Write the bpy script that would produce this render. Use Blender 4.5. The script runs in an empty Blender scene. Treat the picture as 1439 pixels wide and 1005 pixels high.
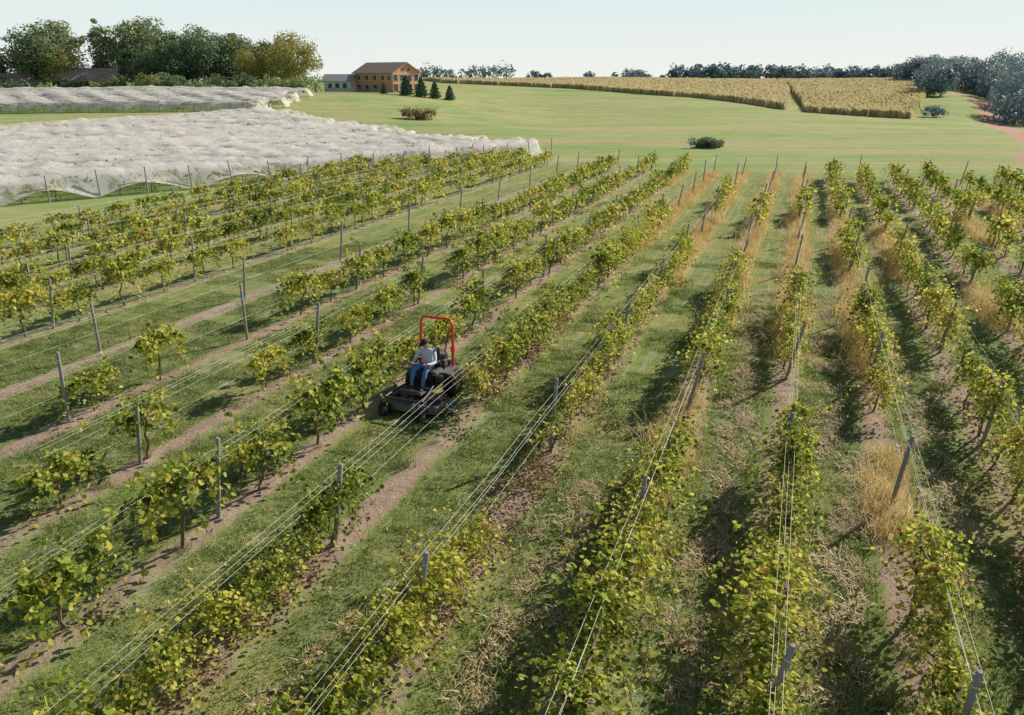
import bpy, math, random
import numpy as np
import bmesh
from mathutils import Vector, Matrix
random.seed(7); rng=np.random.default_rng(7)
S=bpy.context.scene
COL=S.collection
# ---------------------------------------------------------------- helpers
def ss(a,b,x):
    t=np.clip((np.asarray(x,float)-a)/(b-a),0,1); return t*t*(3-2*t)
CA,SA=0.9354,0.3535          # vineyard row direction relative to the world axes
ROWANG=math.atan2(CA,SA)
def W(s,r): return (CA*s+SA*r, -SA*s+CA*r)
def hz(u,w):
    u=np.asarray(u,float); w=np.asarray(w,float)
    zb=6.3*ss(150,390,w); zl=4.7*ss(85,200,w)+1.6*ss(220,390,w)
    L=1-ss(-35,15,u); z=zb*(1-L)+zl*L
    R=ss(.56,.68,u/np.maximum(w,1))*ss(120,200,w); z=z*(1-R)-2.0*R
    z=z-1.2*ss(.15,.6,u/np.maximum(w,1))*ss(85,130,w)*(1-ss(160,260,w))
    z=z-np.clip((w-420)*.02,0,9)
    z=z+ss(95,150,w)*.25*(np.sin(u*.05+w*.03)+np.sin(w*.07-u*.02))
    return z
def hzf(u,w): return float(hz(u,w))
def mk_mesh(name,V,F,mats=(),mi=None,lv=None,smooth=False):
    V=np.asarray(V,dtype=np.float32); F=np.asarray(F,dtype=np.int32)
    M,k=F.shape
    me=bpy.data.meshes.new(name)
    me.vertices.add(len(V)); me.vertices.foreach_set('co',V.ravel())
    me.loops.add(M*k); me.loops.foreach_set('vertex_index',F.ravel())
    me.polygons.add(M); me.polygons.foreach_set('loop_start',np.arange(M,dtype=np.int32)*k)
    for m in mats: me.materials.append(m)
    if mi is not None: me.polygons.foreach_set('material_index',np.asarray(mi,dtype=np.int32))
    me.polygons.foreach_set('use_smooth',np.full(M,smooth,dtype=bool))
    me.update(calc_edges=True)
    if lv is not None:
        a=me.attributes.new('lv','FLOAT','FACE'); a.data.foreach_set('value',np.asarray(lv,dtype=np.float32))
    return me
def obj(name,data,loc=(0,0,0),rot=(0,0,0),scale=(1,1,1),parent=None):
    o=bpy.data.objects.new(name,data); o.location=loc; o.rotation_euler=rot; o.scale=scale
    COL.objects.link(o)
    if parent: o.parent=parent
    return o
def empty(name,loc=(0,0,0),rot=(0,0,0)):
    return obj(name,None,loc,rot)
# ---------------------------------------------------------------- materials
class N:
    def __init__(s,name):
        s.m=bpy.data.materials.new(name); s.m.use_nodes=True; s.t=s.m.node_tree; s.t.nodes.clear()
        s.out=s.t.nodes.new('ShaderNodeOutputMaterial')
    def n(s,ty,**kw):
        nd=s.t.nodes.new(ty)
        for k,v in kw.items(): setattr(nd,k,v)
        return nd
    def put(s,inp,v):
        if isinstance(v,bpy.types.NodeSocket): s.t.links.new(v,inp)
        else:
            if isinstance(v,(tuple,list)) and len(v)==3 and inp.type=='RGBA': v=(*v,1)
            inp.default_value=v
    def math(s,op,a,b=0.0,clamp=False):
        nd=s.t.nodes.new('ShaderNodeMath'); nd.operation=op; nd.use_clamp=clamp
        s.put(nd.inputs[0],a); s.put(nd.inputs[1],b); return nd.outputs[0]
    def mix(s,f,a,b):
        nd=s.t.nodes.new('ShaderNodeMix'); nd.data_type='RGBA'
        s.put(nd.inputs[0],f); s.put(nd.inputs[6],a); s.put(nd.inputs[7],b); return nd.outputs[2]
    def noise(s,vec,scale,detail=4,rough=.55):
        nd=s.n('ShaderNodeTexNoise'); 
        if vec is not None: s.put(nd.inputs['Vector'],vec)
        nd.inputs['Scale'].default_value=scale; nd.inputs['Detail'].default_value=detail; nd.inputs['Roughness'].default_value=rough
        return nd.outputs[0]
    def ramp(s,f,stops):
        nd=s.n('ShaderNodeValToRGB'); cr=nd.color_ramp
        while len(cr.elements)<len(stops): cr.elements.new(.5)
        for e,(p,c) in zip(cr.elements,stops):
            e.position=p; e.color=(*c,1) if len(c)==3 else c
        s.put(nd.inputs[0],f); return nd.outputs[0]
    def thr(s,f,a,b):
        nd=s.n('ShaderNodeMapRange'); nd.interpolation_type='SMOOTHSTEP'
        s.put(nd.inputs[0],f); nd.inputs[1].default_value=a; nd.inputs[2].default_value=b; return nd.outputs[0]
    def attr(s,name):
        nd=s.n('ShaderNodeAttribute'); nd.attribute_name=name; return nd.outputs['Fac']
    def pos(s): return s.n('ShaderNodeNewGeometry').outputs['Position']
    def mapv(s,vec,scale=(1,1,1),rot=(0,0,0)):
        nd=s.n('ShaderNodeMapping'); s.put(nd.inputs[0],vec); nd.inputs['Scale'].default_value=scale; nd.inputs['Rotation'].default_value=rot
        return nd.outputs[0]
    def bsdf(s,color,rough=.8,metal=0,bump=None,bs=.3,bd=.02,spec=.3,trans=None):
        nd=s.n('ShaderNodeBsdfPrincipled'); s.put(nd.inputs['Base Color'],color); s.put(nd.inputs['Roughness'],rough)
        nd.inputs['Metallic'].default_value=metal; nd.inputs['Specular IOR Level'].default_value=spec
        if bump is not None:
            b=s.n('ShaderNodeBump'); s.put(b.inputs['Height'],bump); b.inputs['Strength'].default_value=bs; b.inputs['Distance'].default_value=bd
            s.t.links.new(b.outputs[0],nd.inputs['Normal'])
        sh=nd.outputs[0]
        if trans:
            tr=s.n('ShaderNodeBsdfTranslucent'); s.put(tr.inputs[0],color)
            mx=s.n('ShaderNodeMixShader'); mx.inputs[0].default_value=trans
            s.t.links.new(sh,mx.inputs[1]); s.t.links.new(tr.outputs[0],mx.inputs[2]); sh=mx.outputs[0]
        s.t.links.new(sh,s.out.inputs[0]); return s.m
def simple(name,c,rough=.7,metal=0,var=.25,nscale=8,spec=.4,bs=.15):
    a=N(name); tc=a.n('ShaderNodeTexCoord').outputs['Object']
    f=a.noise(tc,nscale,5)
    c2=tuple(x*(1-var) for x in c); c1=tuple(min(1,x*(1+var)) for x in c)
    return a.bsdf(a.mix(f,c2,c1),rough,metal,bump=f,bs=bs,spec=spec)
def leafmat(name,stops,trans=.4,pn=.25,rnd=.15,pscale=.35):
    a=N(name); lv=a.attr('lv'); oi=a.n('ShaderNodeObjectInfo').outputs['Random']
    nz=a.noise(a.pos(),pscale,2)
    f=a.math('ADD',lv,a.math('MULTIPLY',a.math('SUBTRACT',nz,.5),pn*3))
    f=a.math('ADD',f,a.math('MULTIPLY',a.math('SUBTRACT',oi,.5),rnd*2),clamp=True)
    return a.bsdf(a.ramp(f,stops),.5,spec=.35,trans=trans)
M_vine=leafmat('vine_leaves',[(0,(.08,.12,.02)),(.22,(.22,.31,.045)),(.48,(.50,.56,.09)),(.76,(.82,.77,.18)),(.93,(.74,.56,.18)),(1,(.40,.22,.10))],.52)
M_gold=leafmat('dry_grass',[(0,(.50,.40,.14)),(.5,(.80,.63,.30)),(1,(.94,.80,.50))],.42)
M_weed=leafmat('weed_leaves',[(0,(.08,.12,.025)),(.6,(.27,.32,.07)),(.9,(.48,.43,.12)),(1,(.34,.17,.09))],.3)
M_brown=leafmat('brown_leaves',[(0,(.18,.10,.065)),(.5,(.34,.21,.13)),(1,(.48,.37,.20))],.3)
M_grassb=leafmat('grass_blades',[(0,(.10,.16,.04)),(.5,(.28,.37,.11)),(.8,(.43,.48,.20)),(1,(.68,.57,.32))],.4,pn=.3,pscale=.5)
M_litter=leafmat('dry_clippings',[(0,(.42,.32,.17)),(1,(.74,.60,.38))],.2)
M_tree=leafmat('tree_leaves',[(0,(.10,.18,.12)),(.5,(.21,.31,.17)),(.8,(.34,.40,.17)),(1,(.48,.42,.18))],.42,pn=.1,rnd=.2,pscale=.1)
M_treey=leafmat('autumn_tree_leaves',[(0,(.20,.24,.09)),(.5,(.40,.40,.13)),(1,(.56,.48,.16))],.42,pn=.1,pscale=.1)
M_far=leafmat('haze_tinted_distant_leaves',[(0,(.18,.27,.33)),(.5,(.24,.34,.39)),(1,(.32,.42,.40))],.2,pn=.15,pscale=.03)  # blue-grey leaf tones: distance haze mixed into the base colour
M_far2=leafmat('haze_tinted_woodland_leaves',[(0,(.19,.27,.36)),(.5,(.26,.35,.41)),(1,(.36,.44,.40))],.25,pn=.15,pscale=.03)  # woodland leaves, bluer and paler because haze is painted into their colour
M_conif=leafmat('conifer_needles',[(0,(.05,.11,.07)),(1,(.13,.22,.13))],.1)
M_corn=leafmat('corn_leaves',[(0,(.54,.48,.26)),(.5,(.70,.61,.36)),(1,(.80,.71,.46))],.4,pn=.25,pscale=.02)
M_bark=simple('bark',(.20,.15,.11),.9,nscale=20)
M_post=simple('weathered_wood',(.33,.33,.32),.85,nscale=25)
M_wire=simple('galvanised_wire',(.65,.66,.65),.5,.3,nscale=3,spec=.4)
# ground
g=N('ground'); P=g.pos(); rd=g.attr('rowd'); rf=g.attr('far'); road=g.attr('road'); bare=g.attr('bare'); gold=g.attr('gold')
PR=g.mapv(P,(1,1,1),(0,0,-(ROWANG-math.pi/2)))
n1=g.noise(P,.35,4); n2=g.noise(P,2.2,5,.6); n3=g.noise(P,14,6,.7); n5=g.noise(P,70,3,.7)
streak=g.noise(g.mapv(PR,(4.5,.22,1)),1,4,.6)
gr=g.ramp(g.math('ADD',g.math('MULTIPLY',n3,.5),g.math('MULTIPLY',n2,.5)),[(.32,(.10,.155,.045)),(.5,(.27,.34,.11)),(.66,(.46,.49,.20))])
gr=g.mix(g.math('MULTIPLY',g.thr(streak,.48,.68),.75),gr,(.43,.49,.31))
gr=g.mix(g.math('MULTIPLY',g.thr(n1,.48,.68),.6),gr,(.52,.45,.20))
lit=g.math('MULTIPLY',g.thr(g.noise(P,3.2,4,.7),.54,.64),g.thr(g.noise(P,.22,2),.45,.58))
gr=g.mix(g.math('MULTIPLY',lit,.7),gr,(.64,.50,.30))
fieldc=g.ramp(g.noise(g.mapv(P,(.02,.06,1)),1,6,.65),[(.3,(.24,.40,.13)),(.45,(.39,.49,.19)),(.55,(.50,.53,.24)),(.68,(.62,.50,.30))])
fieldc=g.mix(g.math('MULTIPLY',g.thr(g.noise(P,.25,6,.7),.4,.7),.5),fieldc,(.24,.36,.12))
fieldc=g.mix(g.math('MULTIPLY',g.thr(g.noise(g.mapv(P,(.014,.09,1),(0,0,.5)),1,5,.65),.48,.64),.65),fieldc,(.58,.45,.28))
fieldc=g.mix(g.math('MULTIPLY',g.thr(g.noise(g.mapv(P,(.02,.45,1),(0,0,-.25)),1,3,.5),.5,.6),.3),fieldc,(.20,.36,.12))
fieldc=g.mix(g.math('MULTIPLY',g.thr(n3,.45,.7),.3),fieldc,(.18,.28,.09))
gcol=g.mix(rf,gr,fieldc)
dirt=g.ramp(g.math('ADD',g.math('MULTIPLY',n3,.55),g.math('MULTIPLY',n2,.45)),[(.3,(.26,.18,.14)),(.5,(.52,.38,.31)),(.7,(.74,.60,.50))])
dirt=g.mix(g.math('MULTIPLY',gold,.75),dirt,(.80,.62,.32))
dd=g.math('ADD',rd,g.math('MULTIPLY',g.math('SUBTRACT',n2,.5),.6)); dd=g.math('ADD',dd,g.math('MULTIPLY',g.math('SUBTRACT',n3,.5),.3))
dd=g.math('ADD',dd,g.math('MULTIPLY',g.math('SUBTRACT',n1,.55),.5)); dd=g.math('SUBTRACT',dd,g.math('MULTIPLY',gold,.22))
dm=g.math('SUBTRACT',1.0,g.thr(dd,.16,.34)); dm=g.math('MULTIPLY',dm,bare)
gcol=g.mix(dm,gcol,dirt)
rdd=g.math('ADD',road,g.math('MULTIPLY',g.math('SUBTRACT',g.noise(P,.3,4),.5),2.0))
gcol=g.mix(g.math('SUBTRACT',1.0,g.thr(rdd,2.6,3.6)),gcol,g.mix(n2,(.52,.30,.24),(.68,.46,.38)))
hb=g.math('ADD',g.math('MULTIPLY',n3,1.0),g.math('MULTIPLY',n5,.5))
M_ground=g.bsdf(gcol,.95,bump=hb,bs=.9,bd=.06,spec=.1)
# netting
a=N('bird_netting'); P=a.pos()
nn=a.noise(a.mapv(P,(.35,2.6,1.2),(0,0,-.72)),1.0,6,.75); n2=a.noise(P,.3,4,.65); n3=a.noise(P,4,3,.75)
fac=a.math('ADD',a.math('MULTIPLY',nn,1.35),a.math('MULTIPLY',n2,.6)); fac=a.math('ADD',fac,a.math('MULTIPLY',n3,.35)); fac=a.thr(fac,.92,1.28)
fac=a.math('ADD',a.math('MULTIPLY',fac,.70),.24)
d=a.n('ShaderNodeBsdfDiffuse'); d.inputs[0].default_value=(.95,.92,.96,1)
tl=a.n('ShaderNodeBsdfTranslucent'); tl.inputs[0].default_value=(.95,.92,.96,1)
m1=a.n('ShaderNodeMixShader'); m1.inputs[0].default_value=.35; a.t.links.new(d.outputs[0],m1.inputs[1]); a.t.links.new(tl.outputs[0],m1.inputs[2])
tp=a.n('ShaderNodeBsdfTransparent'); m2=a.n('ShaderNodeMixShader'); a.put(m2.inputs[0],fac)
a.t.links.new(tp.outputs[0],m2.inputs[1]); a.t.links.new(m1.outputs[0],m2.inputs[2]); a.t.links.new(m2.outputs[0],a.out.inputs[0]); M_net=a.m
# ---------------------------------------------------------------- leaf builders
LT=np.array([[0,0,0],[.42,.12,.10],[.5,.62,.02],[0,1.0,-.16],[-.5,.62,.02],[-.42,.12,.10]])
LT=LT-np.array([0,.4,0])
LF=np.array([[0,1,2,3],[0,3,4,5]])
QT=np.array([[-.5,-.35,0],[.5,-.5,.08],[.4,.5,0],[-.45,.4,.1]]); QF=np.array([[0,1,2,3]])
def leafset(pos,size,nbias=None,bias=1.0,tmpl='leaf',r=rng):
    T,Fq=(LT,LF) if tmpl=='leaf' else (QT,QF)
    n=len(pos); nm=r.normal(size=(n,3))
    if nbias is not None: nm=nm*(1/ max(bias,1e-3))*.6+nbias
    nm/=np.linalg.norm(nm,axis=1,keepdims=True)+1e-9
    h=r.normal(size=(n,3)); x=np.cross(nm,h); x/=np.linalg.norm(x,axis=1,keepdims=True)+1e-9
    y=np.cross(nm,x); sz=(size*np.ones(n))[:,None,None]
    V=pos[:,None,:]+sz*(T[None,:,0:1]*x[:,None,:]+T[None,:,1:2]*y[:,None,:]+T[None,:,2:3]*nm[:,None,:])
    k=len(T); F=(np.arange(n)[:,None,None]*k+Fq[None]).reshape(-1,Fq.shape[1])
    return V.reshape(-1,3),F,np.repeat(np.arange(n),len(Fq))
def tube(pts,rad,k=6):
    pts=np.asarray(pts,float); n=len(pts); rad=np.asarray(rad)*np.ones(n)
    V=[];F=[]
    for i in range(n):
        d=pts[min(i+1,n-1)]-pts[max(i-1,0)]; d/=np.linalg.norm(d)+1e-9
        a=np.cross(d,[0,0,1] if abs(d[2])<.9 else [1,0,0]); a/=np.linalg.norm(a); b=np.cross(d,a)
        for j in range(k):
            t=2*math.pi*j/k; V.append(pts[i]+rad[i]*(math.cos(t)*a+math.sin(t)*b))
    for i in range(n-1):
        for j in range(k):
            F.append([i*k+j,i*k+(j+1)%k,(i+1)*k+(j+1)%k,(i+1)*k+j])
    return np.array(V),np.array(F)
class Acc:
    def __init__(s): s.V=[];s.F=[];s.m=[];s.l=[];s.n=0
    def add(s,V,F,m=0,l=.5):
        s.V.append(V); s.F.append(np.asarray(F)+s.n); s.n+=len(V)
        s.m.append(np.full(len(F),m)); s.l.append(np.ones(len(F))*l if np.isscalar(l) else l)
    def mesh(s,name,mats,smooth=False):
        return mk_mesh(name,np.vstack(s.V),np.vstack(s.F),mats,np.concatenate(s.m),np.concatenate(s.l),smooth)
# ---------------------------------------------------------------- vines
def vine(seed,nsh,nlf,lsz,spread,droop,low=0.0,mat=M_vine,half=1.0,upk=1.0,clump=.5,base=1.3,tone=.38):
    r=np.random.default_rng(seed); A=Acc()
    k=6; tx=np.cumsum(r.normal(0,.045,k)); ty=np.cumsum(r.normal(0,.04,k))
    A.add(*tube(np.c_[tx,ty,np.linspace(-.05,base,k)],np.linspace(.036,.02,k),6),m=1)
    for sg in(-1,1):
        xs=np.linspace(0,half,5)*sg
        A.add(*tube(np.c_[xs+tx[-1]*(1-np.abs(xs)),ty[-1]*(1-np.abs(xs)/half)+r.normal(0,.02,5),base+r.normal(0,.02,5)],np.linspace(.018,.009,5),5),m=1)
    pos=[];nb=[];lvv=[]
    for i in range(nsh):
        x0=r.uniform(-half,half)
        if r.random()<clump: x0=np.clip(r.choice([-.6,.1,.65])*half+r.normal(0,.16),-half,half)
        ang=r.uniform(0,2*math.pi); L=r.uniform(.4,1.2)
        out=np.array([math.cos(ang)*.55,math.sin(ang)])*spread*r.uniform(.3,1)
        up=r.uniform(.1,1.1)*upk; dr=droop*r.uniform(.5,1.4); sv=r.normal(0,.14)
        t=np.linspace(.05,1,nlf)
        p=np.c_[x0+out[0]*t*L, out[1]*t*L, base-low*r.random()+ (up*t-dr*t*t)*L]
        if i%3==0: A.add(*tube(p[::3],.005,3),m=1)
        p=p+r.normal(0,.06,p.shape); pos.append(p)
        nb.append(np.c_[np.full(nlf,out[0]),np.full(nlf,out[1]),np.full(nlf,.6)])
        lvv.append(np.clip(tone+sv+r.normal(0,.20,nlf)+.08*t,0,1))
    pos=np.vstack(pos); nb=np.vstack(nb); lvv=np.concatenate(lvv)
    m=pos[:,2]>.12; pos=pos[m];nb=nb[m];lvv=lvv[m]
    V,F,id=leafset(pos,r.uniform(.5,1.3,len(pos))*lsz,nb,.7,r=r)
    A.add(V,F,0,lvv[id])
    return A.mesh('vine_mesh',[mat,M_bark])
V_bushy=[vine(100+i,48,16,.105,1.0,1.2,low=.12,half=.76,upk=1.2,clump=.35,tone=.40) for i in range(7)]
V_narrow=[vine(200+i,58,17,.078,.85,1.3,low=.45,upk=1.15,tone=.42) for i in range(8)]
V_near=[vine(250+i,90,19,.068,.95,1.25,low=.45,upk=1.15,tone=.42) for i in range(6)]
V_sparse=[vine(300+i,28,15,.085,.95,1.3,low=.3,tone=.42) for i in range(5)]
V_far=[vine(400+i,27,11,.145,.85,1.3,low=.3,half=.85,upk=1.1,tone=.42) for i in range(6)]
# posts
def post_mesh(h):
    A=Acc(); z=np.array([-.1,.3,h*.6,h-.02,h]); A.add(*tube(np.c_[np.zeros(5),np.zeros(5),z],[.046,.045,.042,.04,.03],10))
    V,F=tube(np.array([[0,0,h],[0,0,h+.004]]),[.03,.001],10); A.add(V,F)
    V,F=tube(np.array([[0,0,h-.22],[0,0,h-.19]]),[.046,.046],10); A.add(V,F,1)
    return A.mesh('post_mesh',[M_post,M_wire],True)
PM=[post_mesh(1.75),post_mesh(1.88),post_mesh(1.65)]
LEAN=.11
def tuft(seed,n,h,rad,mat,wd=.012,spreadv=.35):
    r=np.random.default_rng(seed)
    b=np.c_[r.normal(0,rad,(n,2)),np.zeros(n)]; a=r.uniform(0,6.28,n); d=np.c_[np.cos(a),np.sin(a),np.zeros(n)]
    sd=np.c_[-np.sin(a),np.cos(a),np.zeros(n)]; hh=h*r.uniform(.4,1.15,n)[:,None]; sp=r.uniform(.1,1,n)[:,None]*spreadv
    mid=b+d*hh*sp*.4+np.array([0,0,1])*hh*.6; tip=b+d*hh*sp*1.2+np.array([0,0,1])*hh*.98
    V=np.stack([b-sd*wd,b+sd*wd,mid+sd*wd*.8,mid-sd*wd*.8,tip+sd*wd*.2,tip-sd*wd*.2],1).reshape(-1,3)
    i=np.arange(n)[:,None]*6; F=np.vstack([i+np.array([[0,1,2,3]]),i+np.array([[3,2,4,5]])])
    l=r.uniform(.1,.9,n); return mk_mesh('tuft_mesh',V,F,[mat],None,np.r_[l,l])
T_gold=[tuft(i,120,.5,.24,M_gold,.0065,.9) for i in range(4)]
T_green=[tuft(20+i,90,.26,.14,M_grassb,.008,.9) for i in range(3)]
T_clip=[tuft(40+i,60,.05,.10,M_litter,.007,3.0) for i in range(4)]
def weedm(seed,mat,n=110,h=.18,rad=.2):
    r=np.random.default_rng(seed); p=np.c_[r.normal(0,rad,(n,2)),np.abs(r.normal(0,h*.6,n))+.02]
    V,F,id=leafset(p,r.uniform(.03,.075,n),np.array([0,0,1.]),1,r=r); return mk_mesh('weed_mesh',V,F,[mat],None,r.uniform(0,1,n)[id])
T_weed=[weedm(i,M_weed) for i in range(4)]; T_brown=[weedm(50+i,M_brown,130,.4,.25) for i in range(3)]
END=71
rows=[
 (-36.2,.9,'far',[],[],3),(-33.4,.92,'far',[],[],1),(-30.7,.9,'far',[],[],4),(-28.1,.93,'far',[],[],2),(-25.6,.9,'bushy',[],[],5),(-23.0,.9,'bushy',[],[],3.6),
 (-19.3,0,'none',[],[],2.2),
 (-16.1,.97,'bushy',[(0,12.2),(16.4,19.6)],[],5.0),
 (-12.8,.97,'bushy',[(17.5,18.6)],[],4.0),
 (-9.66,.97,'bushy',[(2.5,4)],[(60,71)],2.9),
 (-7.05,.95,'mixed',[(10.4,16.2),(44,72)],[(36,71)],2.9),
 (-4.5,.98,'narrow',[(10.2,13.4),(36,48),(54,72)],[(30,71)],1.2),
 (-1.9,.98,'narrow',[(15.6,18.0),(30,43),(47,72)],[(14.2,19),(24,71)],4.5),
 (.38,.98,'narrow',[(16.2,20.8),(28,47),(52,72)],[(23,71)],1),
 (2.55,.97,'narrow',[(12,19),(26,34),(40,48)],[(13.5,17.0),(22,50)],1.4),
 (4.8,.95,'narrow',[(22,24.5),(40,44)],[(34,46)],5),
 (7.2,.93,'narrow',[(30,33)],[(28,34)],1.4),(9.6,.9,'narrow',[(44,50)],[(44,52)],3.4),(12.1,.9,'narrow',[],[(50,60)],2.3),(14.7,.9,'far',[],[],4),
 (17.3,.9,'far',[],[],1),(20.,.9,'far',[],[],2),(22.7,.9,'far',[],[],3),(25.4,.9,'far',[],[],4),(28.1,.9,'far',[],[],5),(30.8,.9,'far',[],[],1),(33.5,.9,'far',[],[],2)]
for s,den,kind,gaps,golds,ph in rows:
    r0=2.0 if -10<s<5 else (abs(s)*.5+2 if s<0 else max(3,s*1.2))
    E=empty('grapevine_row',(*W(s,r0),0),(0,0,ROWANG))      # local X = along row, local Y = left
    r=r0+.3
    step0={'bushy':2.05,'narrow':1.7,'mixed':1.75}.get(kind,1.95)
    while r<END-.5:
        ok=random.random()<den and not any(a<r<b for a,b in gaps)
        if ok:
            far=r>38
            if kind=='far' or far: pool=V_far
            elif kind=='bushy': pool=V_bushy
            elif kind=='narrow': pool=(V_near if r<15 else V_narrow) if random.random()<.84 else V_sparse
            else: pool=random.choice([V_near,V_narrow,V_near,V_bushy])
            fl=random.random()<.5; sc=random.uniform(.76,1.16)
            ln=LEAN+random.uniform(-.05,.08)
            if s<-20: ln*=.4
            wy=1.2 if (r<13 and -8<s<1) else 1.0
            obj('vine',random.choice(pool),(r-r0,random.uniform(-.06,.06),0),(-ln if fl else ln,0,math.pi if fl else 0),(random.uniform(.86,1.06),sc*wy,sc*random.uniform(.92,1.05)),E)
        r+=step0*random.uniform(.88,1.12)
    r=ph
    while r<r0: r+=6.6
    while r<END+1:
        if not(s==-7.05 and 12<r<20) and not (s==-9.66 and 14<r<20):
            obj('post',random.choice(PM),(r-r0,random.uniform(-.03,.03),0),(random.uniform(.03,.18),random.uniform(-.04,.04),0),(1,1,random.uniform(.95,1.05)),E)
        r+=6.6
    cu=bpy.data.curves.new('trellis_wires','CURVE'); cu.dimensions='3D'; cu.bevel_depth=.003; cu.bevel_resolution=0; cu.materials.append(M_wire)
    for (yy,zz) in ((-.13,1.3),(-.20,1.5),(-.06,1.5),(-.10,.85)):
        sp=cu.splines.new('POLY'); n=24; sp.points.add(n)
        for i in range(n+1):
            x=(END-r0)*i/n; sp.points[i].co=(x,yy+random.uniform(-.015,.015),zz-.03*(i%2),1)
    obj('wires',cu,parent=E)
# weeds under the rows
WD=empty('weeds')
for s,den,kind,gaps,golds,ph in rows:
    for a_,b_ in golds:
        r=max(a_,2)
        while r<b_:
            if random.random()<.93:
                sc=random.uniform(.5,1.1); u,w=W(s+random.gauss(0,.16),r)
                obj('dry_grass',random.choice(T_gold),(u,w,0),(0,0,random.random()*6),(sc*1.15,sc*1.15,sc),WD)
            r+=.38 if r<22 else .24
    if abs(s)<14:
        r=3
        while r<50:
            if random.random()<.55:
                u,w=W(s+random.gauss(0,.30),r); sc=random.uniform(.4,1.1)
                obj('weed',random.choice(T_weed+T_green),(u,w,0),(0,0,random.random()*6),(sc,sc,sc),WD)
            r+=.6
for s,a_,b_ in ((-4.5,7.5,20),(-1.9,9,14),(-7.05,4,9),(-7.05,17,24),(.38,8,12),(4.8,9,14)):
    r=a_
    while r<b_:
        u,w=W(s+random.gauss(0,.2),r); sc=random.uniform(.5,1.1)
        obj('brown_weed',random.choice(T_brown),(u,w,0),(0,0,random.random()*6),(sc,sc,sc),WD); r+=.4
# ---------------------------------------------------------------- mown grass between rows
def patch(seed,n,wid,h):
    r=np.random.default_rng(seed)
    b=np.c_[r.uniform(-.6,.6,n),r.uniform(-1,1,n)*wid*.5*(1-.3*r.random(n)),np.zeros(n)]
    cl=.5+.5*np.sin(b[:,0]*5+seed)*np.sin(b[:,1]*4+seed*2)
    b=b[r.random(n)<.35+.65*cl]; n=len(b); cl=.5+.5*np.sin(b[:,0:1]*9+seed)*np.sin(b[:,1:2]*7+seed*2)
    a=r.uniform(0,6.28,n); d=np.c_[np.cos(a),np.sin(a),np.zeros(n)]; sd=np.c_[-np.sin(a),np.cos(a),np.zeros(n)]
    hh=h*r.uniform(.4,1.2,n)[:,None]*(.6+.8*cl); sp=r.uniform(.2,1.2,n)[:,None]; wd=.009
    tip=b+d*hh*sp+np.array([0,0,1])*hh
    V=np.stack([b-sd*wd,b+sd*wd,tip+sd*wd*.3],1).reshape(-1,3); F=np.arange(3*n).reshape(-1,3)
    return mk_mesh('grass_patch',V,F,[M_grassb],None,np.clip(r.normal(.42,.2,n)+.2*(cl[:,0]-.5),0,1))
GP=[patch(i,2000,1.95,.065) for i in range(6)]
GR=empty('grass',(0,0,0),(0,0,ROWANG))
ss_=sorted([x[0] for x in rows])
for i in range(len(ss_)-1):
    s0,s1=ss_[i],ss_[i+1]; c=(s0+s1)/2
    if c<-24 or c>11: continue
    cs=[c] if s1-s0<3.1 else [c-.7,c+.7]
    for cc in cs:
        r=2.5+max(0,-c-8)*.6+max(0,c)*.9
        while r<38:
            f=random.random()<.5
            if random.random()<1.2-(r/38.)**1.4*1.15:
                obj('grass_patch',random.choice(GP),(r,-cc+random.uniform(-.08,.08),0),(0,0,(math.pi if f else 0)+random.uniform(-.15,.15)),(1,(s1-s0)/2.6 if len(cs)==1 else 1,random.uniform(.6,1.4)),GR)
            r+=1.05
LE=empty('grass_clippings',(0,0,0),(0,0,ROWANG))
for c,a_,b_,k in ((-.75,8,30,130),(1.45,6,30,150),(-3.2,6,14,45),(3.6,8,24,60),(-5.8,3,8,20),(-.75,4,9,20)):
    for i in range(k):
        sc=random.uniform(.5,1.4); obj('clipping',random.choice(T_clip),(random.uniform(a_,b_),-(c+random.gauss(.05,.28)),.03),(0,0,random.uniform(-.4,.4)),(sc*1.6,sc,1),LE)
# ---------------------------------------------------------------- ground sheet
def axis(lo,hi,st,out,grow=1.12):
    c=list(np.arange(lo,hi+1e-6,st)); d=st; x=hi
    while x<out: d*=grow; x+=d; c.append(x)
    d=st; x=lo; pre=[]
    while x>-out: d*=grow; x-=d; pre.append(x)
    return np.array(pre[::-1]+c)
gx=axis(-45,50,.25,3500,1.07); gy=axis(0,80,.3,4500,1.06); gy=gy[gy>-60]
X,Y=np.meshgrid(gx,gy); U=X.ravel(); Wv=Y.ravel(); Z=hz(U,Wv)
s_=CA*U-SA*Wv; r_=SA*U+CA*Wv
rd=np.min(np.abs(s_[:,None]-np.array(ss_)[None,:]),axis=1)
inside=(r_<END+1.5)&(r_>-5)
rd=np.where(inside,rd,9.)
Z=Z+np.where(inside,.05*(1-ss(0,.5,rd)),0)
bare=np.where(np.abs(s_)<40,1,0)*(0.85+.15*np.sin(r_*.7))
bare=np.where(s_<-20,.5,bare)
goldm=np.zeros(len(U))
for s,den,kind,gaps,golds,ph in rows:
    for a_,b_ in golds: goldm=np.maximum(goldm,(np.abs(s_-s)<1.2)*ss(a_-1,a_+1,r_)*(1-ss(b_-1,b_+1,r_)))
roadp=np.array([(54,76),(66,93),(80,116),(97,148),(118,188),(142,235),(160,290)],float)
rdist=np.full(len(U),1e3)
for a_,b_ in zip(roadp[:-1],roadp[1:]):
    d=b_-a_; t=np.clip(((U-a_[0])*d[0]+(Wv-a_[1])*d[1])/(d@d),0,1)
    rdist=np.minimum(rdist,np.hypot(U-a_[0]-t*d[0],Wv-a_[1]-t*d[1]))
nx,ny=len(gx),len(gy); ii=np.arange((nx-1)*(ny-1)); q=(ii//(nx-1))*nx+ii%(nx-1)
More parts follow.
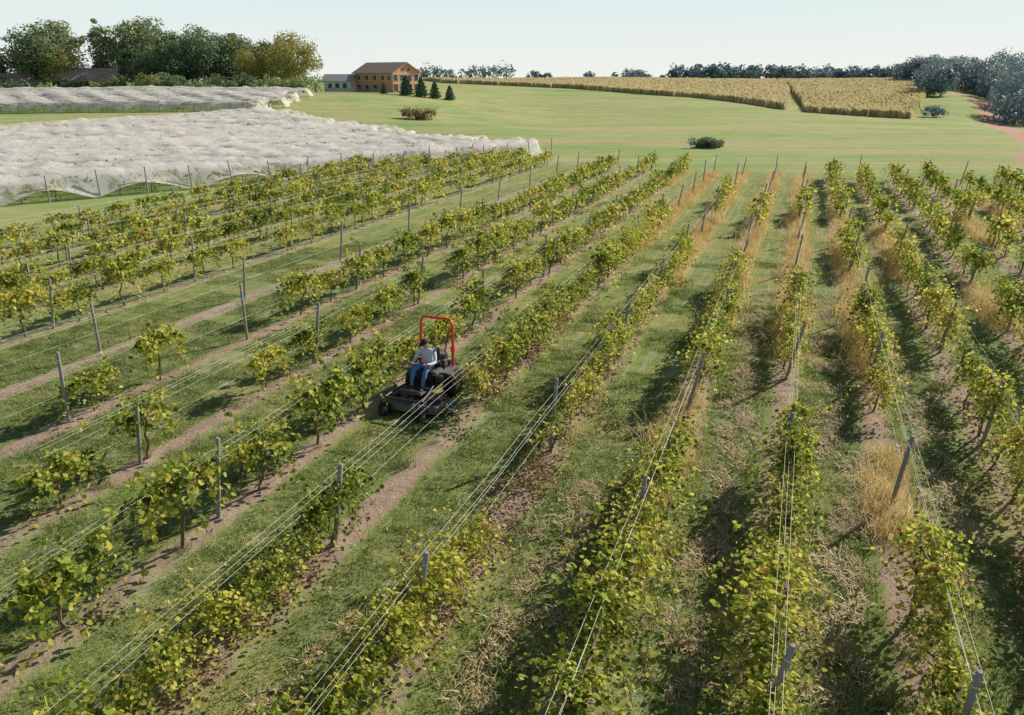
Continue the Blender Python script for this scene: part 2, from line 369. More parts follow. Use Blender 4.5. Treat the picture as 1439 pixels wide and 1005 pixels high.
F=np.stack([q,q+1,q+nx+1,q+nx],1)
me=mk_mesh('ground',np.c_[U,Wv,Z],F,[M_ground],smooth=True)
far=np.where(s_<-40,1,ss(END-1,END+3,r_))
for nme,arr in (('rowd',rd),('far',far),('road',rdist),('bare',bare),('gold',goldm)):
    at=me.attributes.new(nme,'FLOAT','POINT'); at.data.foreach_set('value',arr.astype(np.float32))
obj('ground',me)
# ---------------------------------------------------------------- bird netting
def netting(orig,da,a0,a1,depth,sp,seed):
    r=np.random.default_rng(seed); da=np.array(da); db=np.array([-da[1],da[0]])
    aa=np.arange(a0,a1+6,.4)
    bb=np.concatenate([np.linspace(-.7,0,4)[:-1],np.arange(0,depth,.33)])
    A_,B_=np.meshgrid(aa,bb)
    rowi=np.floor(np.maximum(B_,0)/sp).astype(int); ends=a1+r.uniform(-3.5,2.0,400)
    aend=ends[rowi]; ph=(B_/sp)%1; sag=np.sin(np.pi*ph)
    hgt=1.85+r.uniform(-.14,.14,400)[rowi]
    z=hgt-.8*sag**.7*(.7+.3*np.sin(A_*.9+rowi*2.1)) +.05*np.sin(A_*2.1+rowi*1.7)*np.sin(B_*3.1)+.028*r.normal(size=A_.shape)
    z=z+.08*np.sin(A_*.23+rowi)-.24*np.abs(np.sin(A_*np.pi/7.0+rowi*1.3))**.7
    Ac=np.minimum(A_,aend)
    sc=.05+.8*np.abs(np.sin((Ac)*np.pi/6.5+.4*np.sin(Ac*.21)))**1.3
    df=ss(0,.75,B_+.7); de=ss(0,1.0,aend-A_)
    z=sc+(np.maximum(z,.35)-sc)*df; z=.15+(z-.15)*de
    U=orig[0]+da[0]*Ac+db[0]*B_; Wn=orig[1]+da[1]*Ac+db[1]*B_
    zz=hz(U,Wn)+z
    n=len(aa); m=len(bb); i=np.arange((n-1)*(m-1)); q=(i//(n-1))*n+i%(n-1)
    F=np.stack([q,q+1,q+n+1,q+n],1)
    keep=(A_<aend+.4).ravel(); F=F[keep[F].all(1)]
    E=empty('bird_netting')
    obj('net',mk_mesh('net',np.c_[U.ravel(),Wn.ravel(),zz.ravel()],F,[M_net],smooth=True),parent=E)
    ang=math.atan2(da[1],da[0])
    for k in range(int(depth/sp)):
        a=a0
        while a<ends[k]-1:
            if random.random()<(.8 if k<6 else .4):
                u=orig[0]+da[0]*a+db[0]*(k*sp+.1); w=orig[1]+da[1]*a+db[1]*(k*sp+.1)
                obj('vine',random.choice(V_far),(u,w,hzf(u,w)),(0,0,ang),(1.1,.9,.93),E)
            a+=2.1
    a=a0
    while a<a1+1:
        u=orig[0]+da[0]*a+db[0]*-.62; w=orig[1]+da[1]*a+db[1]*-.62
        obj('post',random.choice(PM),(u,w,hzf(u,w)),(random.uniform(-.05,.05),random.uniform(-.12,.12),0),(1.2,1.2,1.05),E); a+=3.2
netting((-34.2,49.8),(.75,.661),-26,50.8,67,2.9,1)
netting((-44,142),(1,0),-100,0,34,3.2,2)
# ---------------------------------------------------------------- trees
def crown_pts(r,c,rx,ry,rz,ncl,nl,csz):
    P=[];NB=[]
    for i in range(ncl):
        d=r.normal(size=3); d/=np.linalg.norm(d)
        rad=r.uniform(.3,1.0)**.55; cc=c+d*np.array([rx,ry,rz])*rad*.88
        k=r.normal(size=(nl,3)); k/=np.linalg.norm(k,axis=1,keepdims=True)
        cs=csz*r.uniform(.6,1.3)
        P.append(cc+k*cs*r.uniform(.5,1.1,(nl,1))*np.array([1,1,.8])); NB.append(k*.7+d*.5)
    return np.vstack(P),np.vstack(NB)
def tree_mesh(seed,h,wd,mat,nl=80,ncl=85,ls=.34,trunkfrac=.07,cw=.13):
    r=np.random.default_rng(seed); A=Acc()
    A.add(*tube(np.c_[np.cumsum(r.normal(0,.12,7)),np.cumsum(r.normal(0,.12,7)),np.linspace(-.5,h*.75,7)],np.linspace(h*.025,h*.006,7),8),m=1)
    for i in range(9):
        a=r.uniform(0,6.28); z0=h*r.uniform(.15,.55); L=wd*.42*r.uniform(.7,1)
        t=np.linspace(0,1,5); A.add(*tube(np.c_[np.cos(a)*L*t,np.sin(a)*L*t,z0+h*.25*t**.8],np.linspace(h*.010,h*.003,5),5),m=1)
    c=np.array([0,0,h*(.5+trunkfrac*.45)]); rz=h*(.5-trunkfrac*.4)
    P,NB=crown_pts(r,c,wd/2,wd/2,rz,ncl,nl,wd*cw)
    m=P[:,2]>h*trunkfrac*.4; P=P[m];NB=NB[m]
    V,F,id=leafset(P,r.uniform(.6,1.3,len(P))*ls,NB,1.0,'quad',r=r)
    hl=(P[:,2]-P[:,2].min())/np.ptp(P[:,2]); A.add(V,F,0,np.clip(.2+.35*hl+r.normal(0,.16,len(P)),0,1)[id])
    return A.mesh('tree_mesh',[mat,M_bark])
TM=[tree_mesh(10+i,16,14,M_tree) for i in range(4)]
TY=tree_mesh(30,14.5,17,M_treey,ncl=110); TP=tree_mesh(31,17.5,6,M_tree,ncl=50,cw=.2)
TO=tree_mesh(33,16,14,M_treey,ncl=80)
def px2u(px,w): return (px-719.5)*(w*.935+1.2)/1039
def tree(me,u,w,sc,sx=1): return obj('deciduous_tree',me,(u,w,hzf(u,w)-.2),(0,0,random.random()*6),(sc*sx,sc*sx,sc))
for me_,u,w,sc,sx in ((TM[0],-137,205,.92,1),(TM[1],-127,214,.9,1),(TM[2],-117,203,1.12,1.3),(TM[3],-124,206,1.02,1.1),(TO,-112,198,.72,1.1),(TP,-104.5,204,1.08,1),(TM[3],-95,207,1.2,1.2),(TM[0],-87,212,1.0,1),(TM[2],-98,214,1.05,1.2),
        (TM[1],-79,205,1.0,1.15),(TM[2],-72,209,.92,1.05),(TY,-56.5,202,1.0,1.0),(TM[3],-64,214,.88,1.1),(TM[1],-147,212,1,1),(TM[2],-158,205,1,1),(TM[0],-106,222,.9,1.3),(TM[0],-84,200,.8,1.1),(TY,-66,201,.72,.8),
        (TM[2],-76,214,.95,1.2),(TM[1],-92,200,.7,1.1),(TM[0],-70,218,.85,1.2),(TM[3],-132,200,.6,1.2),(TM[2],-142,200,.7,1.2)):
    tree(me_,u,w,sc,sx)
def mass(name,pts,mat,ls,nl,csz):
    r=np.random.default_rng(len(pts)); A=Acc()
    for (u,w,h,wd) in pts:
        z=hzf(u,w); P,NB=crown_pts(r,np.array([u,w,z+h*.5]),wd/2,wd/2,h*.48,max(6,int(nl/14)),14,wd*csz)
        V,F,id=leafset(P,r.uniform(.6,1.3,len(P))*ls,NB,1.2,'quad',r=r)
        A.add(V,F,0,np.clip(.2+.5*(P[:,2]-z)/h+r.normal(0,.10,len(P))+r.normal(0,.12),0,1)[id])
        A.add(*tube(np.array([[u,w,z-.3],[u,w,z+h*.6]]),[.3,.12],5),m=1)
    return obj(name,A.mesh(name,[mat,M_bark]))
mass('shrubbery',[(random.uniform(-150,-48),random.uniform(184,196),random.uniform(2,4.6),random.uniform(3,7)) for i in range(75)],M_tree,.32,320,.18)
pts=[]
u=px2u(945,480)
while u<px2u(1290,480):
    pts.append((u,480+random.uniform(-8,15),random.uniform(8.5,12),random.uniform(9,14))); u+=random.uniform(3,5)
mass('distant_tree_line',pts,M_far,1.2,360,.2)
pts=[]
for px,h in [(595,7),(605,9),(618,8),(632,7),(655,8),(668,9),(682,8),(697,8),(712,10),(748,6),(758,5),(770,4),(828,5),(862,4),(880,6),(892,7),(900,6),(912,4),(930,3)]:
    pts.append((px2u(px,430),430,h*.9+1.5,h*1.2))
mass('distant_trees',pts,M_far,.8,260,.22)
pts=[]
for i in range(110):
    w=random.uniform(235,330); px=random.uniform(1300,1560); h=random.uniform(9,13)+ (5 if px>1395 else 0)
    u=px2u(px,w)
    dmin=min(np.hypot(u-(a_[0]+(b_[0]-a_[0])*t),w-(a_[1]+(b_[1]-a_[1])*t)) for a_,b_ in zip(roadp[:-1],roadp[1:]) for t in (0,.33,.66,1))
    if dmin<11: continue
    pts.append((u,w,h,h*.95))
for i in range(26):
    w=random.uniform(190,235); u=px2u(random.uniform(1415,1560),w); pts.append((u,w,random.uniform(9,14),12))
for i in range(30):
    px=1270+i*6; w=345; pts.append((px2u(px,w),w+random.uniform(-5,5),random.uniform(9,12),11))
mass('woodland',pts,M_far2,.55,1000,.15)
def shrub(name,u,w,h,wd,mat,n=14):
    r=np.random.default_rng(int(u*7+w)%999); A=Acc()
    P,NB=crown_pts(r,np.array([0,0,h*.4]),wd/2,wd/3,h*.5,24,70,wd*.12); m=P[:,2]>-.1; P=P[m];NB=NB[m]
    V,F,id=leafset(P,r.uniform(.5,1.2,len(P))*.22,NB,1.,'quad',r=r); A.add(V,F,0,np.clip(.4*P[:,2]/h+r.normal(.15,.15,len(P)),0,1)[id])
    for i in range(n):
        a=r.uniform(0,6.28); A.add(*tube(np.array([[0,0,0],[math.cos(a)*wd*.2,math.sin(a)*wd*.15,h*.5],[math.cos(a)*wd*.5,math.sin(a)*wd*.35,h*r.uniform(.5,1.1)]]),[.05,.035,.01],4),m=1)
    return obj(name,A.mesh(name,[mat,M_bark]),(u,w,hzf(u,w)))
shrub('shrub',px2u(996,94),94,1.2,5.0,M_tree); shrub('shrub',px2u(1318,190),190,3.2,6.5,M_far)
shrub('brush_pile',px2u(586,136),136,2.0,7.4,M_brown,60)
def conifer(seed,h,wd):
    r=np.random.default_rng(seed); A=Acc(); A.add(*tube(np.array([[0,0,-.2],[0,0,h]]),[.12,.02],6),m=1)
    n=2000; t=r.random(n)**1.2; ang=r.uniform(0,6.28,n); rad=(1-t)**.65*wd/2*(.7+.3*np.sin(t*30+ang*3))*r.uniform(.5,1,n)
    P=np.c_[np.cos(ang)*rad,np.sin(ang)*rad,.15+t*h]; V,F,id=leafset(P,.26,np.c_[np.cos(ang),np.sin(ang),np.full(n,-.1)],1,'quad',r=r); A.add(V,F,0,r.uniform(0,1,n)[id])
    return A.mesh('conifer',[M_conif,M_bark])
CM=[conifer(i,4.3,4.4) for i in range(2)]
for px,sc in ((540,.55),(571,1.0),(592,.95),(611,.85),(632,.75)):
    u=px2u(px,188); obj('conifer_tree',random.choice(CM),(u,188,hzf(u,188)),(0,0,random.random()*6),(sc,sc,sc))
# ---------------------------------------------------------------- corn
def inpoly(x,y,poly):
    c=np.zeros(len(x),bool); n=len(poly)
    for i in range(n):
        x1,y1=poly[i]; x2,y2=poly[(i+1)%n]
        c^=((y1>y)!=(y2>y))&(x<(x2-x1)*(y-y1)/(y2-y1+1e-12)+x1)
    return c
def corn(poly,seed,n):
    r=np.random.default_rng(seed); poly=np.array(poly,float); lo=poly.min(0); hi=poly.max(0)
    p=r.uniform(lo,hi,(n,2)); p=p[inpoly(p[:,0],p[:,1],poly)]
    e=[]
    for i in range(len(poly)):
        a_,b_=poly[i],poly[(i+1)%len(poly)]; L=np.hypot(*(b_-a_)); t=r.random(int(L*6)); e.append(a_+(b_-a_)*t[:,None]+r.normal(0,.25,(len(t),2)))
    p=np.vstack([p]+e); m=len(p); ang=r.uniform(0,3.14,m); z=hz(p[:,0],p[:,1]); h=1.8+r.normal(0,.10,m)+.1*np.sin(p[:,0]*.3)
    d=np.c_[np.cos(ang),np.sin(ang)]*.42; V=[]
    for (k,zz) in ((-1,0),(1,0),(1.2,.75),(0,1.0),(-1.2,.7)):
        V.append(np.c_[p+d*k,z+h*zz])
    V=np.stack(V,1).reshape(-1,3); F=np.arange(5*m).reshape(-1,5)
    obj('corn_field',mk_mesh('corn_field',V,F,[M_corn],None,np.clip(r.normal(.45,.12,m),0,1)))
corn([(-28,341),(23,297),(59,256),(70.5,201),(98,280),(130,392),(-45,394)],1,55000)
corn([(74.5,195),(94,184),(158,297),(196,365),(210,392),(132.5,392),(100.5,280)],2,42000)
# ---------------------------------------------------------------- buildings
def cladding(name,c1,c2,sc=2.2):
    a=N(name); tc=a.n('ShaderNodeTexCoord').outputs['Object']; sz=a.n('ShaderNodeSeparateXYZ'); a.put(sz.inputs[0],tc)
    f=a.math('FRACT',a.math('MULTIPLY',sz.outputs[2],sc*2)); nz=a.noise(tc,3,4)
    c=a.mix(nz,c1,c2); c=a.mix(a.math('MULTIPLY',a.thr(f,.85,.95),.6),c,(.05,.03,.02)); return a.bsdf(c,.8,bump=f,bs=.3)
M_wood=cladding('wood_siding',(.64,.31,.17),(.78,.42,.25)); M_white=simple('white_paint',(.80,.80,.79),.6,var=.06)
M_roof=simple('brown_shingles',(.38,.29,.25),.9); M_roofg=simple('grey_shingles',(.38,.41,.44),.9); M_glass=simple('window_glass',(.08,.09,.10),.1,spec=.8,var=.1)
M_brick=simple('red_brick',(.52,.28,.21),.9); M_trim=simple('trim',(.68,.60,.50),.7,var=.1)
def boxm(name,c,sz,mat,parent,rot=(0,0,0),bev=0.0):
    bm=bmesh.new(); bmesh.ops.create_cube(bm,size=1)
    for v in bm.verts: v.co=Vector((v.co.x*sz[0],v.co.y*sz[1],v.co.z*sz[2]))
    if bev>0: bmesh.ops.bevel(bm,geom=list(bm.edges),offset=bev,segments=2,affect='EDGES',profile=.6)
    me=bpy.data.meshes.new(name); bm.to_mesh(me); bm.free(); me.materials.append(mat)
    return obj(name,me,c,rot,(1,1,1),parent)
def house(name,u,w,ang,L,Wd,eave,ridge,wall,roof,windows,over=.6):
    E=empty(name,(u,w,hzf(u,w)-.1),(0,0,ang)); x,y=L/2,Wd/2
    V=[(-x,-y,0),(x,-y,0),(x,y,0),(-x,y,0),(-x,-y,eave),(x,-y,eave),(x,y,eave),(-x,y,eave),(-x,0,ridge),(x,0,ridge)]
    me=bpy.data.meshes.new('walls'); me.from_pydata(V,[],[(0,1,5,4),(2,3,7,6),(1,2,6,9,5),(3,0,4,8,7)]); me.materials.append(wall); obj('walls',me,parent=E)
    sl=(ridge-eave)/y; xo=x+over; yo=y+over; ze=eave-sl*over
    V=[];F=[]
    for sg in(-1,1):
        b=len(V); V+=[(-xo,sg*yo,ze+.03),(xo,sg*yo,ze+.03),(xo,0,ridge+.03),(-xo,0,ridge+.03),(-xo,sg*yo,ze+.25),(xo,sg*yo,ze+.25),(xo,0,ridge+.25),(-xo,0,ridge+.25)]
        F+=[(b,b+1,b+2,b+3),(b+4,b+5,b+6,b+7),(b,b+1,b+5,b+4),(b,b+3,b+7,b+4),(b+1,b+2,b+6,b+5)]
    me=bpy.data.meshes.new('roof'); me.from_pydata(V,[],F); me.materials.append(roof); obj('roof',me,parent=E)
    for (side,a_,z,ww,hh) in windows:
        if side=='f': c=np.array((a_,-y-.04,z)); s1=(ww,.06,hh); s2=(ww+.25,.05,hh+.25); o_=np.array([0,-.012,0])
        else: c=np.array((x+.04,a_,z)); s1=(.06,ww,hh); s2=(.05,ww+.25,hh+.25); o_=np.array([.012,0,0])
        boxm('window_frame',tuple(c-o_),s2,M_trim,E); boxm('window',tuple(c+o_),s1,M_glass,E)
    return E
wn=[('f',a_,1.3,1.2,1.3) for a_ in(-5.2,-2.4,.5,3.5)]+[('f',a_,3.6,1.1,1.0) for a_ in(-5.2,-2.4,.5,3.3,5.5)]
wn+=[('e',a_,3.6,1.4,1.5) for a_ in(-3.8,-1.4,1.4,3.8)]+[('e',a_,1.2,1.5,1.8) for a_ in(-3.8,-1.4,1.4,3.8)]+[('e',a_,5.6,1.1,.8) for a_ in(-1.1,1.1)]
house('wooden_barn',px2u(545,206),206,-.62,13.4,9.8,4.8,7.1,M_wood,M_roof,wn)
house('white_house',px2u(479,206),206,-.1,7,5,2.8,4.2,M_white,M_roofg,[('f',a_,1.6,1.0,1.2) for a_ in(-2,0,2)])
house('brick_house',px2u(158,207),198,.1,13,8,3,5.4,M_brick,M_roof,[('f',a_,1.6,1.4,1.3) for a_ in(-5,-2,1.5,5)])
house('low_house',px2u(35,205),198,.0,12,7,2.8,4.6,M_white,M_roof,[('f',a_,1.6,1.4,1.2) for a_ in(-4,0,4)])
Fe=empty('wooden_fence')
for i in range(10):
    u=-58+i*3.0; w=196; z=hzf(u,w); boxm('fence_post',(u,w,z+.5),(.12,.12,1.1),M_post,Fe)
    if i<9:
        for h in(.45,.85): boxm('rail',(u+1.5,w+.02,z+h),(3.0,.05,.09),M_post,Fe)
# ---------------------------------------------------------------- mower (local +Y forward)
M_blk=simple('black_paint',(.05,.05,.053),.35,spec=.5,nscale=14); M_dgrey=simple('dark_grey_paint',(.19,.192,.195),.4,.2,nscale=10)
M_rub=simple('tyre_rubber',(.04,.04,.04),.9); M_red=simple('orange_red_paint',(.90,.10,.03),.35,var=.1); M_seat=simple('seat_vinyl',(.05,.05,.05),.5); M_steel=simple('steel',(.40,.40,.41),.4,.8)
mx,my=W(-8.55,16.2)
MW=empty('riding_mower',(mx,my,.0),(0,0,math.radians(159.3)))
def cyl(name,p0,p1,r0,mat,parent,r1=None,k=20,bev=0):
    p0=np.array(p0,float);p1=np.array(p1,float); r1=r0 if r1 is None else r1
    pts=[p0,p0+(p1-p0)*.001,p0+(p1-p0)*.999,p1]; rr=[r0*.02,r0,r1,r1*.02]
    if bev: d=(p1-p0); pts=[p0,p0+d*.001,p0+d*.12,p0+d*.88,p0+d*.999,p1]; rr=[r0*.02,r0*(1-bev),r0,r1,r1*(1-bev),r1*.02]
    V,F=tube(pts,rr,k); return obj(name,mk_mesh(name,V,F,[mat],smooth=False),parent=parent)
def path(name,pts,r,mat,parent,k=10):
    V,F=tube(pts,r,k); return obj(name,mk_mesh(name,V,F,[mat],smooth=True),parent=parent)
def wheel(name,x,y,R,wd,parent):
    cyl(name,(x-wd/2,y,R),(x+wd/2,y,R),R,M_rub,parent,k=28,bev=.12)
    for i in range(20):
        a=i*math.pi/10; boxm('tread_lug',(x,y+math.sin(a)*R,R+math.cos(a)*R),(wd*.9,.045,.03),M_rub,parent,(-a,0,0.25 if i%2 else -.25))
    cyl('rim',(x-wd/2-.012,y,R),(x+wd/2+.012,y,R),R*.52,M_dgrey,parent,k=20); cyl('hub',(x-wd/2-.03,y,R),(x+wd/2+.03,y,R),R*.16,M_steel,parent,k=12)
for sx in(-1,1):
    wheel('rear_wheel',sx*.56,-.42,.33,.30,MW); wheel('front_caster_wheel',sx*.52,1.38,.17,.15,MW)
    path('caster_fork',[(sx*.62,1.38,.17),(sx*.62,1.34,.40),(sx*.52,1.30,.46),(sx*.42,1.34,.40),(sx*.42,1.38,.17)],.018,M_blk,MW)
    path('front_frame_arm',[(sx*.52,1.30,.46),(sx*.48,.95,.48),(sx*.36,.35,.50),(sx*.36,-.5,.50)],.035,M_blk,MW)
    boxm('rear_fender',(sx*.55,-.38,.72),(.36,.72,.05),M_dgrey,MW,(0.05,0,0),.02)
    boxm('fuel_tank',(sx*.42,-.12,.60),(.22,.55,.24),M_blk,MW,(0,0,0),.05)
    boxm('control_console',(sx*.36,.05,.80),(.12,.40,.10),M_dgrey,MW,(0,0,0),.02)
    path('control_lever',[(sx*.36,.22,.78),(sx*.34,.32,.92),(sx*.28,.40,1.05),(sx*.10,.42,1.06)],.013,M_blk,MW)
    path('armrest',[(sx*.29,-.25,.86),(sx*.29,-.22,1.0),(sx*.29,.06,1.0)],.028,M_seat,MW)
path('front_axle_tube',[(-.52,1.30,.46),(.52,1.30,.46)],.035,M_blk,MW)
boxm('main_frame',(0,-.15,.42),(.70,1.35,.14),M_blk,MW,(0,0,0),.02)
boxm('foot_plate',(0,.62,.43),(.58,.46,.025),M_dgrey,MW,(.08,0,0),.005); boxm('toe_board',(0,.90,.50),(.58,.03,.16),M_dgrey,MW,(-.5,0,0),.005)
bm=bmesh.new(); outl=[(-.95,.35),(.95,.35),(1.0,.55),(.98,.85),(.80,1.10),(.45,1.20),(-.45,1.20),(-.80,1.10),(-.98,.85),(-1.0,.55)]
bot=[bm.verts.new((x,y,.09)) for x,y in outl]; top=[bm.verts.new((x*.97,.77+(y-.77)*.95,.24)) for x,y in outl]; top2=[bm.verts.new((x*.93,.77+(y-.77)*.88,.265)) for x,y in outl]
n=len(outl)
for A_,B_ in((bot,top),(top,top2)):
    for i in range(n): bm.faces.new((A_[i],A_[(i+1)%n],B_[(i+1)%n],B_[i]))
bm.faces.new(top2); me=bpy.data.meshes.new('mower_deck'); bm.to_mesh(me); bm.free(); me.materials.append(M_dgrey); obj('mower_deck',me,parent=MW)
for x,y in((-.6,.72),(0,.86),(.6,.72)): cyl('spindle_cover',(x,y,.262),(x,y,.33),.19,M_blk,MW,.15,k=18); cyl('pulley',(x,y,.33),(x,y,.37),.07,M_steel,MW,k=14)
boxm('belt_cover_left',(-.62,.66,.36),(.42,.42,.05),M_blk,MW,(0,0,.1),.02); boxm('belt_cover_right',(.62,.66,.36),(.42,.42,.05),M_blk,MW,(0,0,-.1),.02)
boxm('discharge_chute',(-1.10,.72,.20),(.30,.48,.03),M_blk,MW,(0,-.45,0),.01)
cyl('anti_scalp_roller',(-.55,1.26,.10),(-.40,1.26,.10),.06,M_rub,MW,k=12); cyl('anti_scalp_roller',(.40,1.26,.10),(.55,1.26,.10),.06,M_rub,MW,k=12)
boxm('seat_base',(0,-.12,.60),(.50,.50,.22),M_blk,MW,(0,0,0),.03); boxm('seat_cushion',(0,-.08,.755),(.50,.48,.11),M_seat,MW,(.05,0,0),.045)
boxm('seat_back',(0,-.36,1.03),(.48,.12,.54),M_seat,MW,(-.16,0,0),.05)
boxm('engine_block',(0,-.88,.66),(.46,.42,.36),M_dgrey,MW,(0,0,0),.04); cyl('engine_shroud',(0,-.86,.84),(0,-.86,.96),.22,M_blk,MW,.19,k=22); cyl('engine_screen',(0,-.86,.96),(0,-.86,.975),.13,M_steel,MW,k=18)
for sx in(-1,1): boxm('engine_cylinder',(sx*.24,-1.02,.70),(.18,.2,.18),M_steel,MW,(0,0,sx*.5),.02); boxm('engine_guard_side',(sx*.34,-.95,.55),(.05,.55,.12),M_blk,MW,(0,0,0),.01)
cyl('muffler',(-.22,-1.18,.6),(.22,-1.18,.6),.075,M_steel,MW,k=14); path('rear_guard',[(-.36,-.9,.5),(-.36,-1.3,.52),(-.30,-1.34,.52),(.30,-1.34,.52),(.36,-1.3,.52),(.36,-.9,.5)],.025,M_blk,MW)
cyl('air_filter',(.02,-.70,1.02),(.26,-.70,1.02),.07,M_blk,MW,k=14)
pts=[(-.48,-.62,.45),(-.48,-.68,1.25),(-.46,-.72,1.85)]+[(-.46+.14*(1-math.cos(t)),-.73,1.87+.14*math.sin(t)) for t in np.linspace(.2,math.pi/2,5)]
pts=pts+[(-p[0],p[1],p[2]) for p in pts[::-1]]
path('roll_bar',pts,.038,M_red,MW,12)
for sx in(-1,1): boxm('roll_bar_hinge',(sx*.48,-.68,1.20),(.10,.10,.14),M_red,MW,(0,0,0),.015); boxm('roll_bar_mount',(sx*.48,-.60,.50),(.10,.16,.22),M_blk,MW,(0,0,0),.01)
# ---------------------------------------------------------------- driver
M_skin=simple('skin',(.62,.38,.28),.55,var=.05,spec=.3); M_shirt=simple('light_blue_shirt',(.78,.83,.90),.85,var=.12,nscale=10); M_jeans=simple('denim',(.14,.30,.64),.9,var=.25,nscale=18); M_boot=simple('boots',(.06,.04,.03),.7); M_cap=simple('navy_cap',(.02,.025,.05),.8); M_hair=simple('hair',(.06,.04,.03),.8)
J=[];Rr=[];Ed=[];Lb={}
def jv(p,r,par=None,lab=None):
    J.append(p);Rr.append(r if isinstance(r,tuple) else (r,r)); i=len(J)-1
    if par is not None: Ed.append((par,i)); Lb[(par,i)]=lab
    return i
pel=jv((0,-.14,.90),(.155,.12)); bel=jv((0,-.15,1.04),(.15,.12),pel,'shirt'); che=jv((0,-.13,1.22),(.165,.12),bel,'shirt'); nb=jv((0,-.10,1.36),(.085,.075),che,'shirt')
nk=jv((0,-.06,1.43),(.055,.055),nb,'skin'); hd=jv((0,-.01,1.52),(.08,.098),nk,'skin'); ht=jv((0,.0,1.59),(.07,.088),hd,'skin')
fing=[]
for sx in(-1,1):
    sh=jv((sx*.17,-.12,1.31),.075,che,'shirt'); up=jv((sx*.24,-.06,1.20),.058,sh,'shirt'); el=jv((sx*.30,.04,1.05),.046,up,'shirt'); fo=jv((sx*.27,.20,1.05),.041,el,'shirt'); wr=jv((sx*.225,.325,1.08),.027,fo,'shirt')
    pa=jv((sx*.205,.37,1.09),(.032,.02),wr,'skin'); fing.append((sx,(sx*.195,.40,1.085)))
    hp=jv((sx*.10,-.10,.88),.10,pel,'jeans'); th=jv((sx*.14,.14,.91),.088,hp,'jeans'); kn=jv((sx*.17,.36,.90),.066,th,'jeans'); ca=jv((sx*.165,.46,.72),.060,kn,'jeans'); an=jv((sx*.155,.54,.53),.043,ca,'jeans')
    he=jv((sx*.155,.56,.475),.042,an,'boot'); to=jv((sx*.165,.72,.475),(.042,.032),he,'boot')
me=bpy.data.meshes.new('body'); me.from_pydata(J,Ed,[]); tmp=obj('tmp',me)
md=tmp.modifiers.new('s','SKIN'); md.use_smooth_shade=True
for i,rr in enumerate(Rr): me.skin_vertices[0].data[i].radius=rr
me.skin_vertices[0].data[0].use_root=True
tmp.modifiers.new('d','SUBSURF').levels=2
dg=bpy.context.evaluated_depsgraph_get(); dg.update(); bme=bpy.data.meshes.new_from_object(tmp.evaluated_get(dg)); bpy.data.objects.remove(tmp)
bme.materials.clear(); ML={'shirt':0,'jeans':1,'skin':2,'boot':3}
for m in(M_shirt,M_jeans,M_skin,M_boot): bme.materials.append(m)
Ja=np.array(J)
for p in bme.polygons:
    c=np.array(p.center); best=9;lb='shirt'
    for (a_,b_),l in Lb.items():
        d=Ja[b_]-Ja[a_]; t=np.clip((c-Ja[a_])@d/(d@d),0,1); dist=np.linalg.norm(c-Ja[a_]-t*d)/max(Rr[a_][0]*(1-t)+Rr[b_][0]*t,.02)
        if dist<best: best=dist; lb=l
    p.material_index=ML[lb]; p.use_smooth=True
DR=empty('man_driving',(mx,my,0),(0,0,math.radians(159.3)))
obj('body',bme,parent=DR)
for sx,(x,y,z) in fing:
    for i in range(4):
        xx=x+sx*(.012-.022*i)
        path('finger',[(xx,y-.02,z+.012),(xx,y+.012+.002*(i%2),z+.010),(xx,y+.030,z-.008),(xx,y+.024,z-.028+.003*(i//2)),(xx,y+.004,z-.034)],[.010,.0095,.009,.0085,.007],M_skin,DR,8)
    path('thumb',[(x-sx*.03,y-.03,z),(x-sx*.045,y-.005,z-.012),(x-sx*.040,y+.018,z-.024)],[.012,.010,.008],M_skin,DR,8)
HD=obj('head_parts',None,(0,.0,1.52),(-.25,0,0),parent=DR)
def ell(name,c,r,mat,rot=(0,0,0),cut=None):
    bm=bmesh.new(); bmesh.ops.create_uvsphere(bm,u_segments=20,v_segments=14,radius=1)
    if cut is not None: bmesh.ops.delete(bm,geom=[v for v in bm.verts if v.co.z<cut],context='VERTS')
    for v in bm.verts: v.co=Vector((v.co.x*r[0],v.co.y*r[1],v.co.z*r[2]))
    me=bpy.data.meshes.new(name); bm.to_mesh(me); bm.free(); me.materials.append(mat)
    for p in me.polygons: p.use_smooth=True
    return obj(name,me,c,rot,(1,1,1),HD)
ell('face',(0,.005,.005),(.078,.095,.115),M_skin)
ell('nose',(0,.102,.0),(.013,.02,.022),M_skin); ell('mouth',(0,.088,-.045),(.025,.008,.006),simple('lips',(.35,.13,.11)))
for sx in(-1,1): ell('ear',(sx*.080,-.0,.005),(.012,.022,.032),M_skin); ell('eye',(sx*.030,.090,.02),(.012,.008,.007),M_hair); ell('brow',(sx*.030,.092,.037),(.018,.008,.005),M_hair)
ell('hair',(0,-.022,.02),(.084,.092,.095),M_hair); ell('cap',(0,.0,.045),(.096,.112,.10),M_cap,(-.05,0,0),cut=0.0)
boxm('cap_brim',(0,.135,.048),(.15,.12,.012),M_cap,HD,(-.15,0,0),.005)
path('shirt_collar',[(math.cos(t)*.07,-.085+math.sin(t)*.065,1.385-.012*math.sin(t)) for t in np.linspace(0,6.28,14)],.014,M_shirt,DR,8)
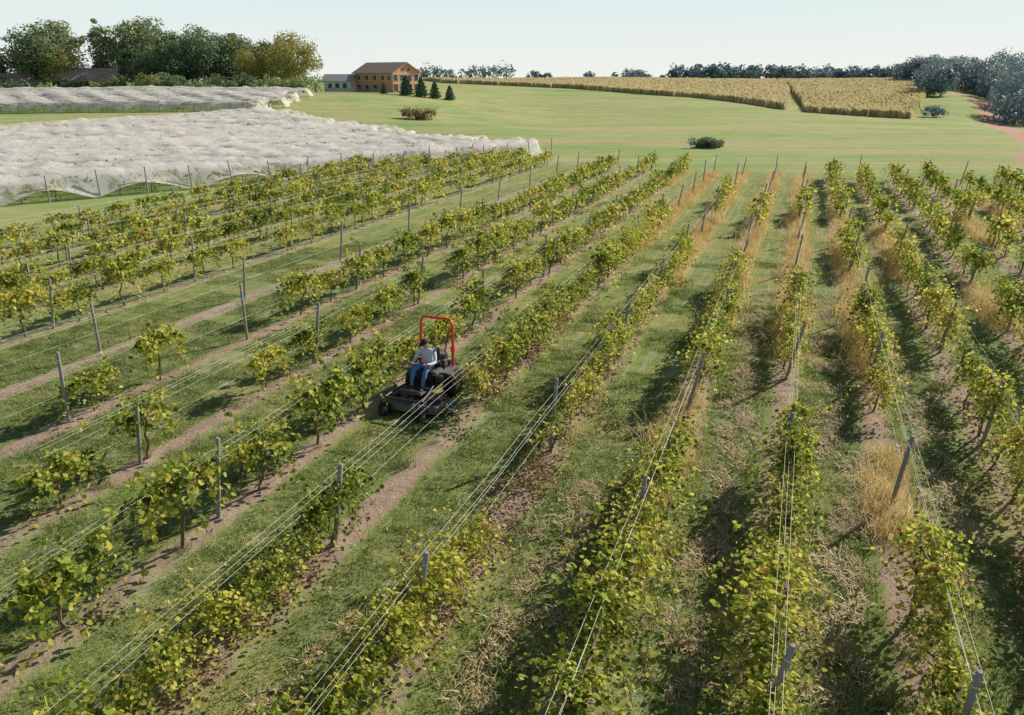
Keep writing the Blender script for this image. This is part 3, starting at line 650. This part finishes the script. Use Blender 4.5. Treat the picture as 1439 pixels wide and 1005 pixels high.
# ---------------------------------------------------------------- light, sky, camera
wd=bpy.data.worlds.new('World'); S.world=wd; wd.use_nodes=True; nt=wd.node_tree
bg=nt.nodes['Background']; sk=nt.nodes.new('ShaderNodeTexSky'); sk.sky_type='NISHITA'; sk.sun_disc=False
EL=math.radians(32); AZ=math.radians(54); sk.sun_elevation=EL; sk.sun_rotation=AZ; sk.air_density=1.0; sk.dust_density=.8; sk.ozone_density=1.2
tc=nt.nodes.new('ShaderNodeTexCoord'); sp=nt.nodes.new('ShaderNodeSeparateXYZ'); nt.links.new(tc.outputs['Generated'],sp.inputs[0])
mr=nt.nodes.new('ShaderNodeMapRange'); mr.interpolation_type='SMOOTHSTEP'; nt.links.new(sp.outputs[2],mr.inputs[0])
mr.inputs[1].default_value=.08; mr.inputs[2].default_value=.26; mr.inputs[3].default_value=.95; mr.inputs[4].default_value=.0
cr=nt.nodes.new('ShaderNodeValToRGB'); nt.links.new(sp.outputs[2],cr.inputs[0])
cr.color_ramp.elements[0].position=0; cr.color_ramp.elements[0].color=(.92,.93,.89,1); cr.color_ramp.elements[1].position=.16; cr.color_ramp.elements[1].color=(.64,.86,.88,1)
sca=nt.nodes.new('ShaderNodeVectorMath'); sca.operation='SCALE'; nt.links.new(cr.outputs[0],sca.inputs[0]); sca.inputs[3].default_value=16.4
mxn=nt.nodes.new('ShaderNodeMix'); mxn.data_type='RGBA'; nt.links.new(mr.outputs[0],mxn.inputs[0]); nt.links.new(sk.outputs[0],mxn.inputs[6]); nt.links.new(sca.outputs[0],mxn.inputs[7])
nt.links.new(mxn.outputs[2],bg.inputs[0]); bg.inputs[1].default_value=.06
sl=bpy.data.lights.new('sun','SUN'); sl.energy=5; sl.angle=math.radians(.5); sl.color=(1,.91,.74)
d=Vector((math.sin(AZ)*math.cos(EL),math.cos(AZ)*math.cos(EL),math.sin(EL)))
so=obj('sun',sl); so.rotation_euler=d.to_track_quat('Z','Y').to_euler(); so.location=(50,40,60)
cd=bpy.data.cameras.new('camera'); cd.lens=26; cd.sensor_width=36; cd.clip_end=12000; cd.clip_start=.1
co=obj('camera',cd,(0,0,8),(math.radians(90-20.7),0,0)); S.camera=co
S.view_settings.view_transform='Standard'; S.view_settings.look='None'; S.view_settings.exposure=0
print('objects',len(bpy.data.objects))
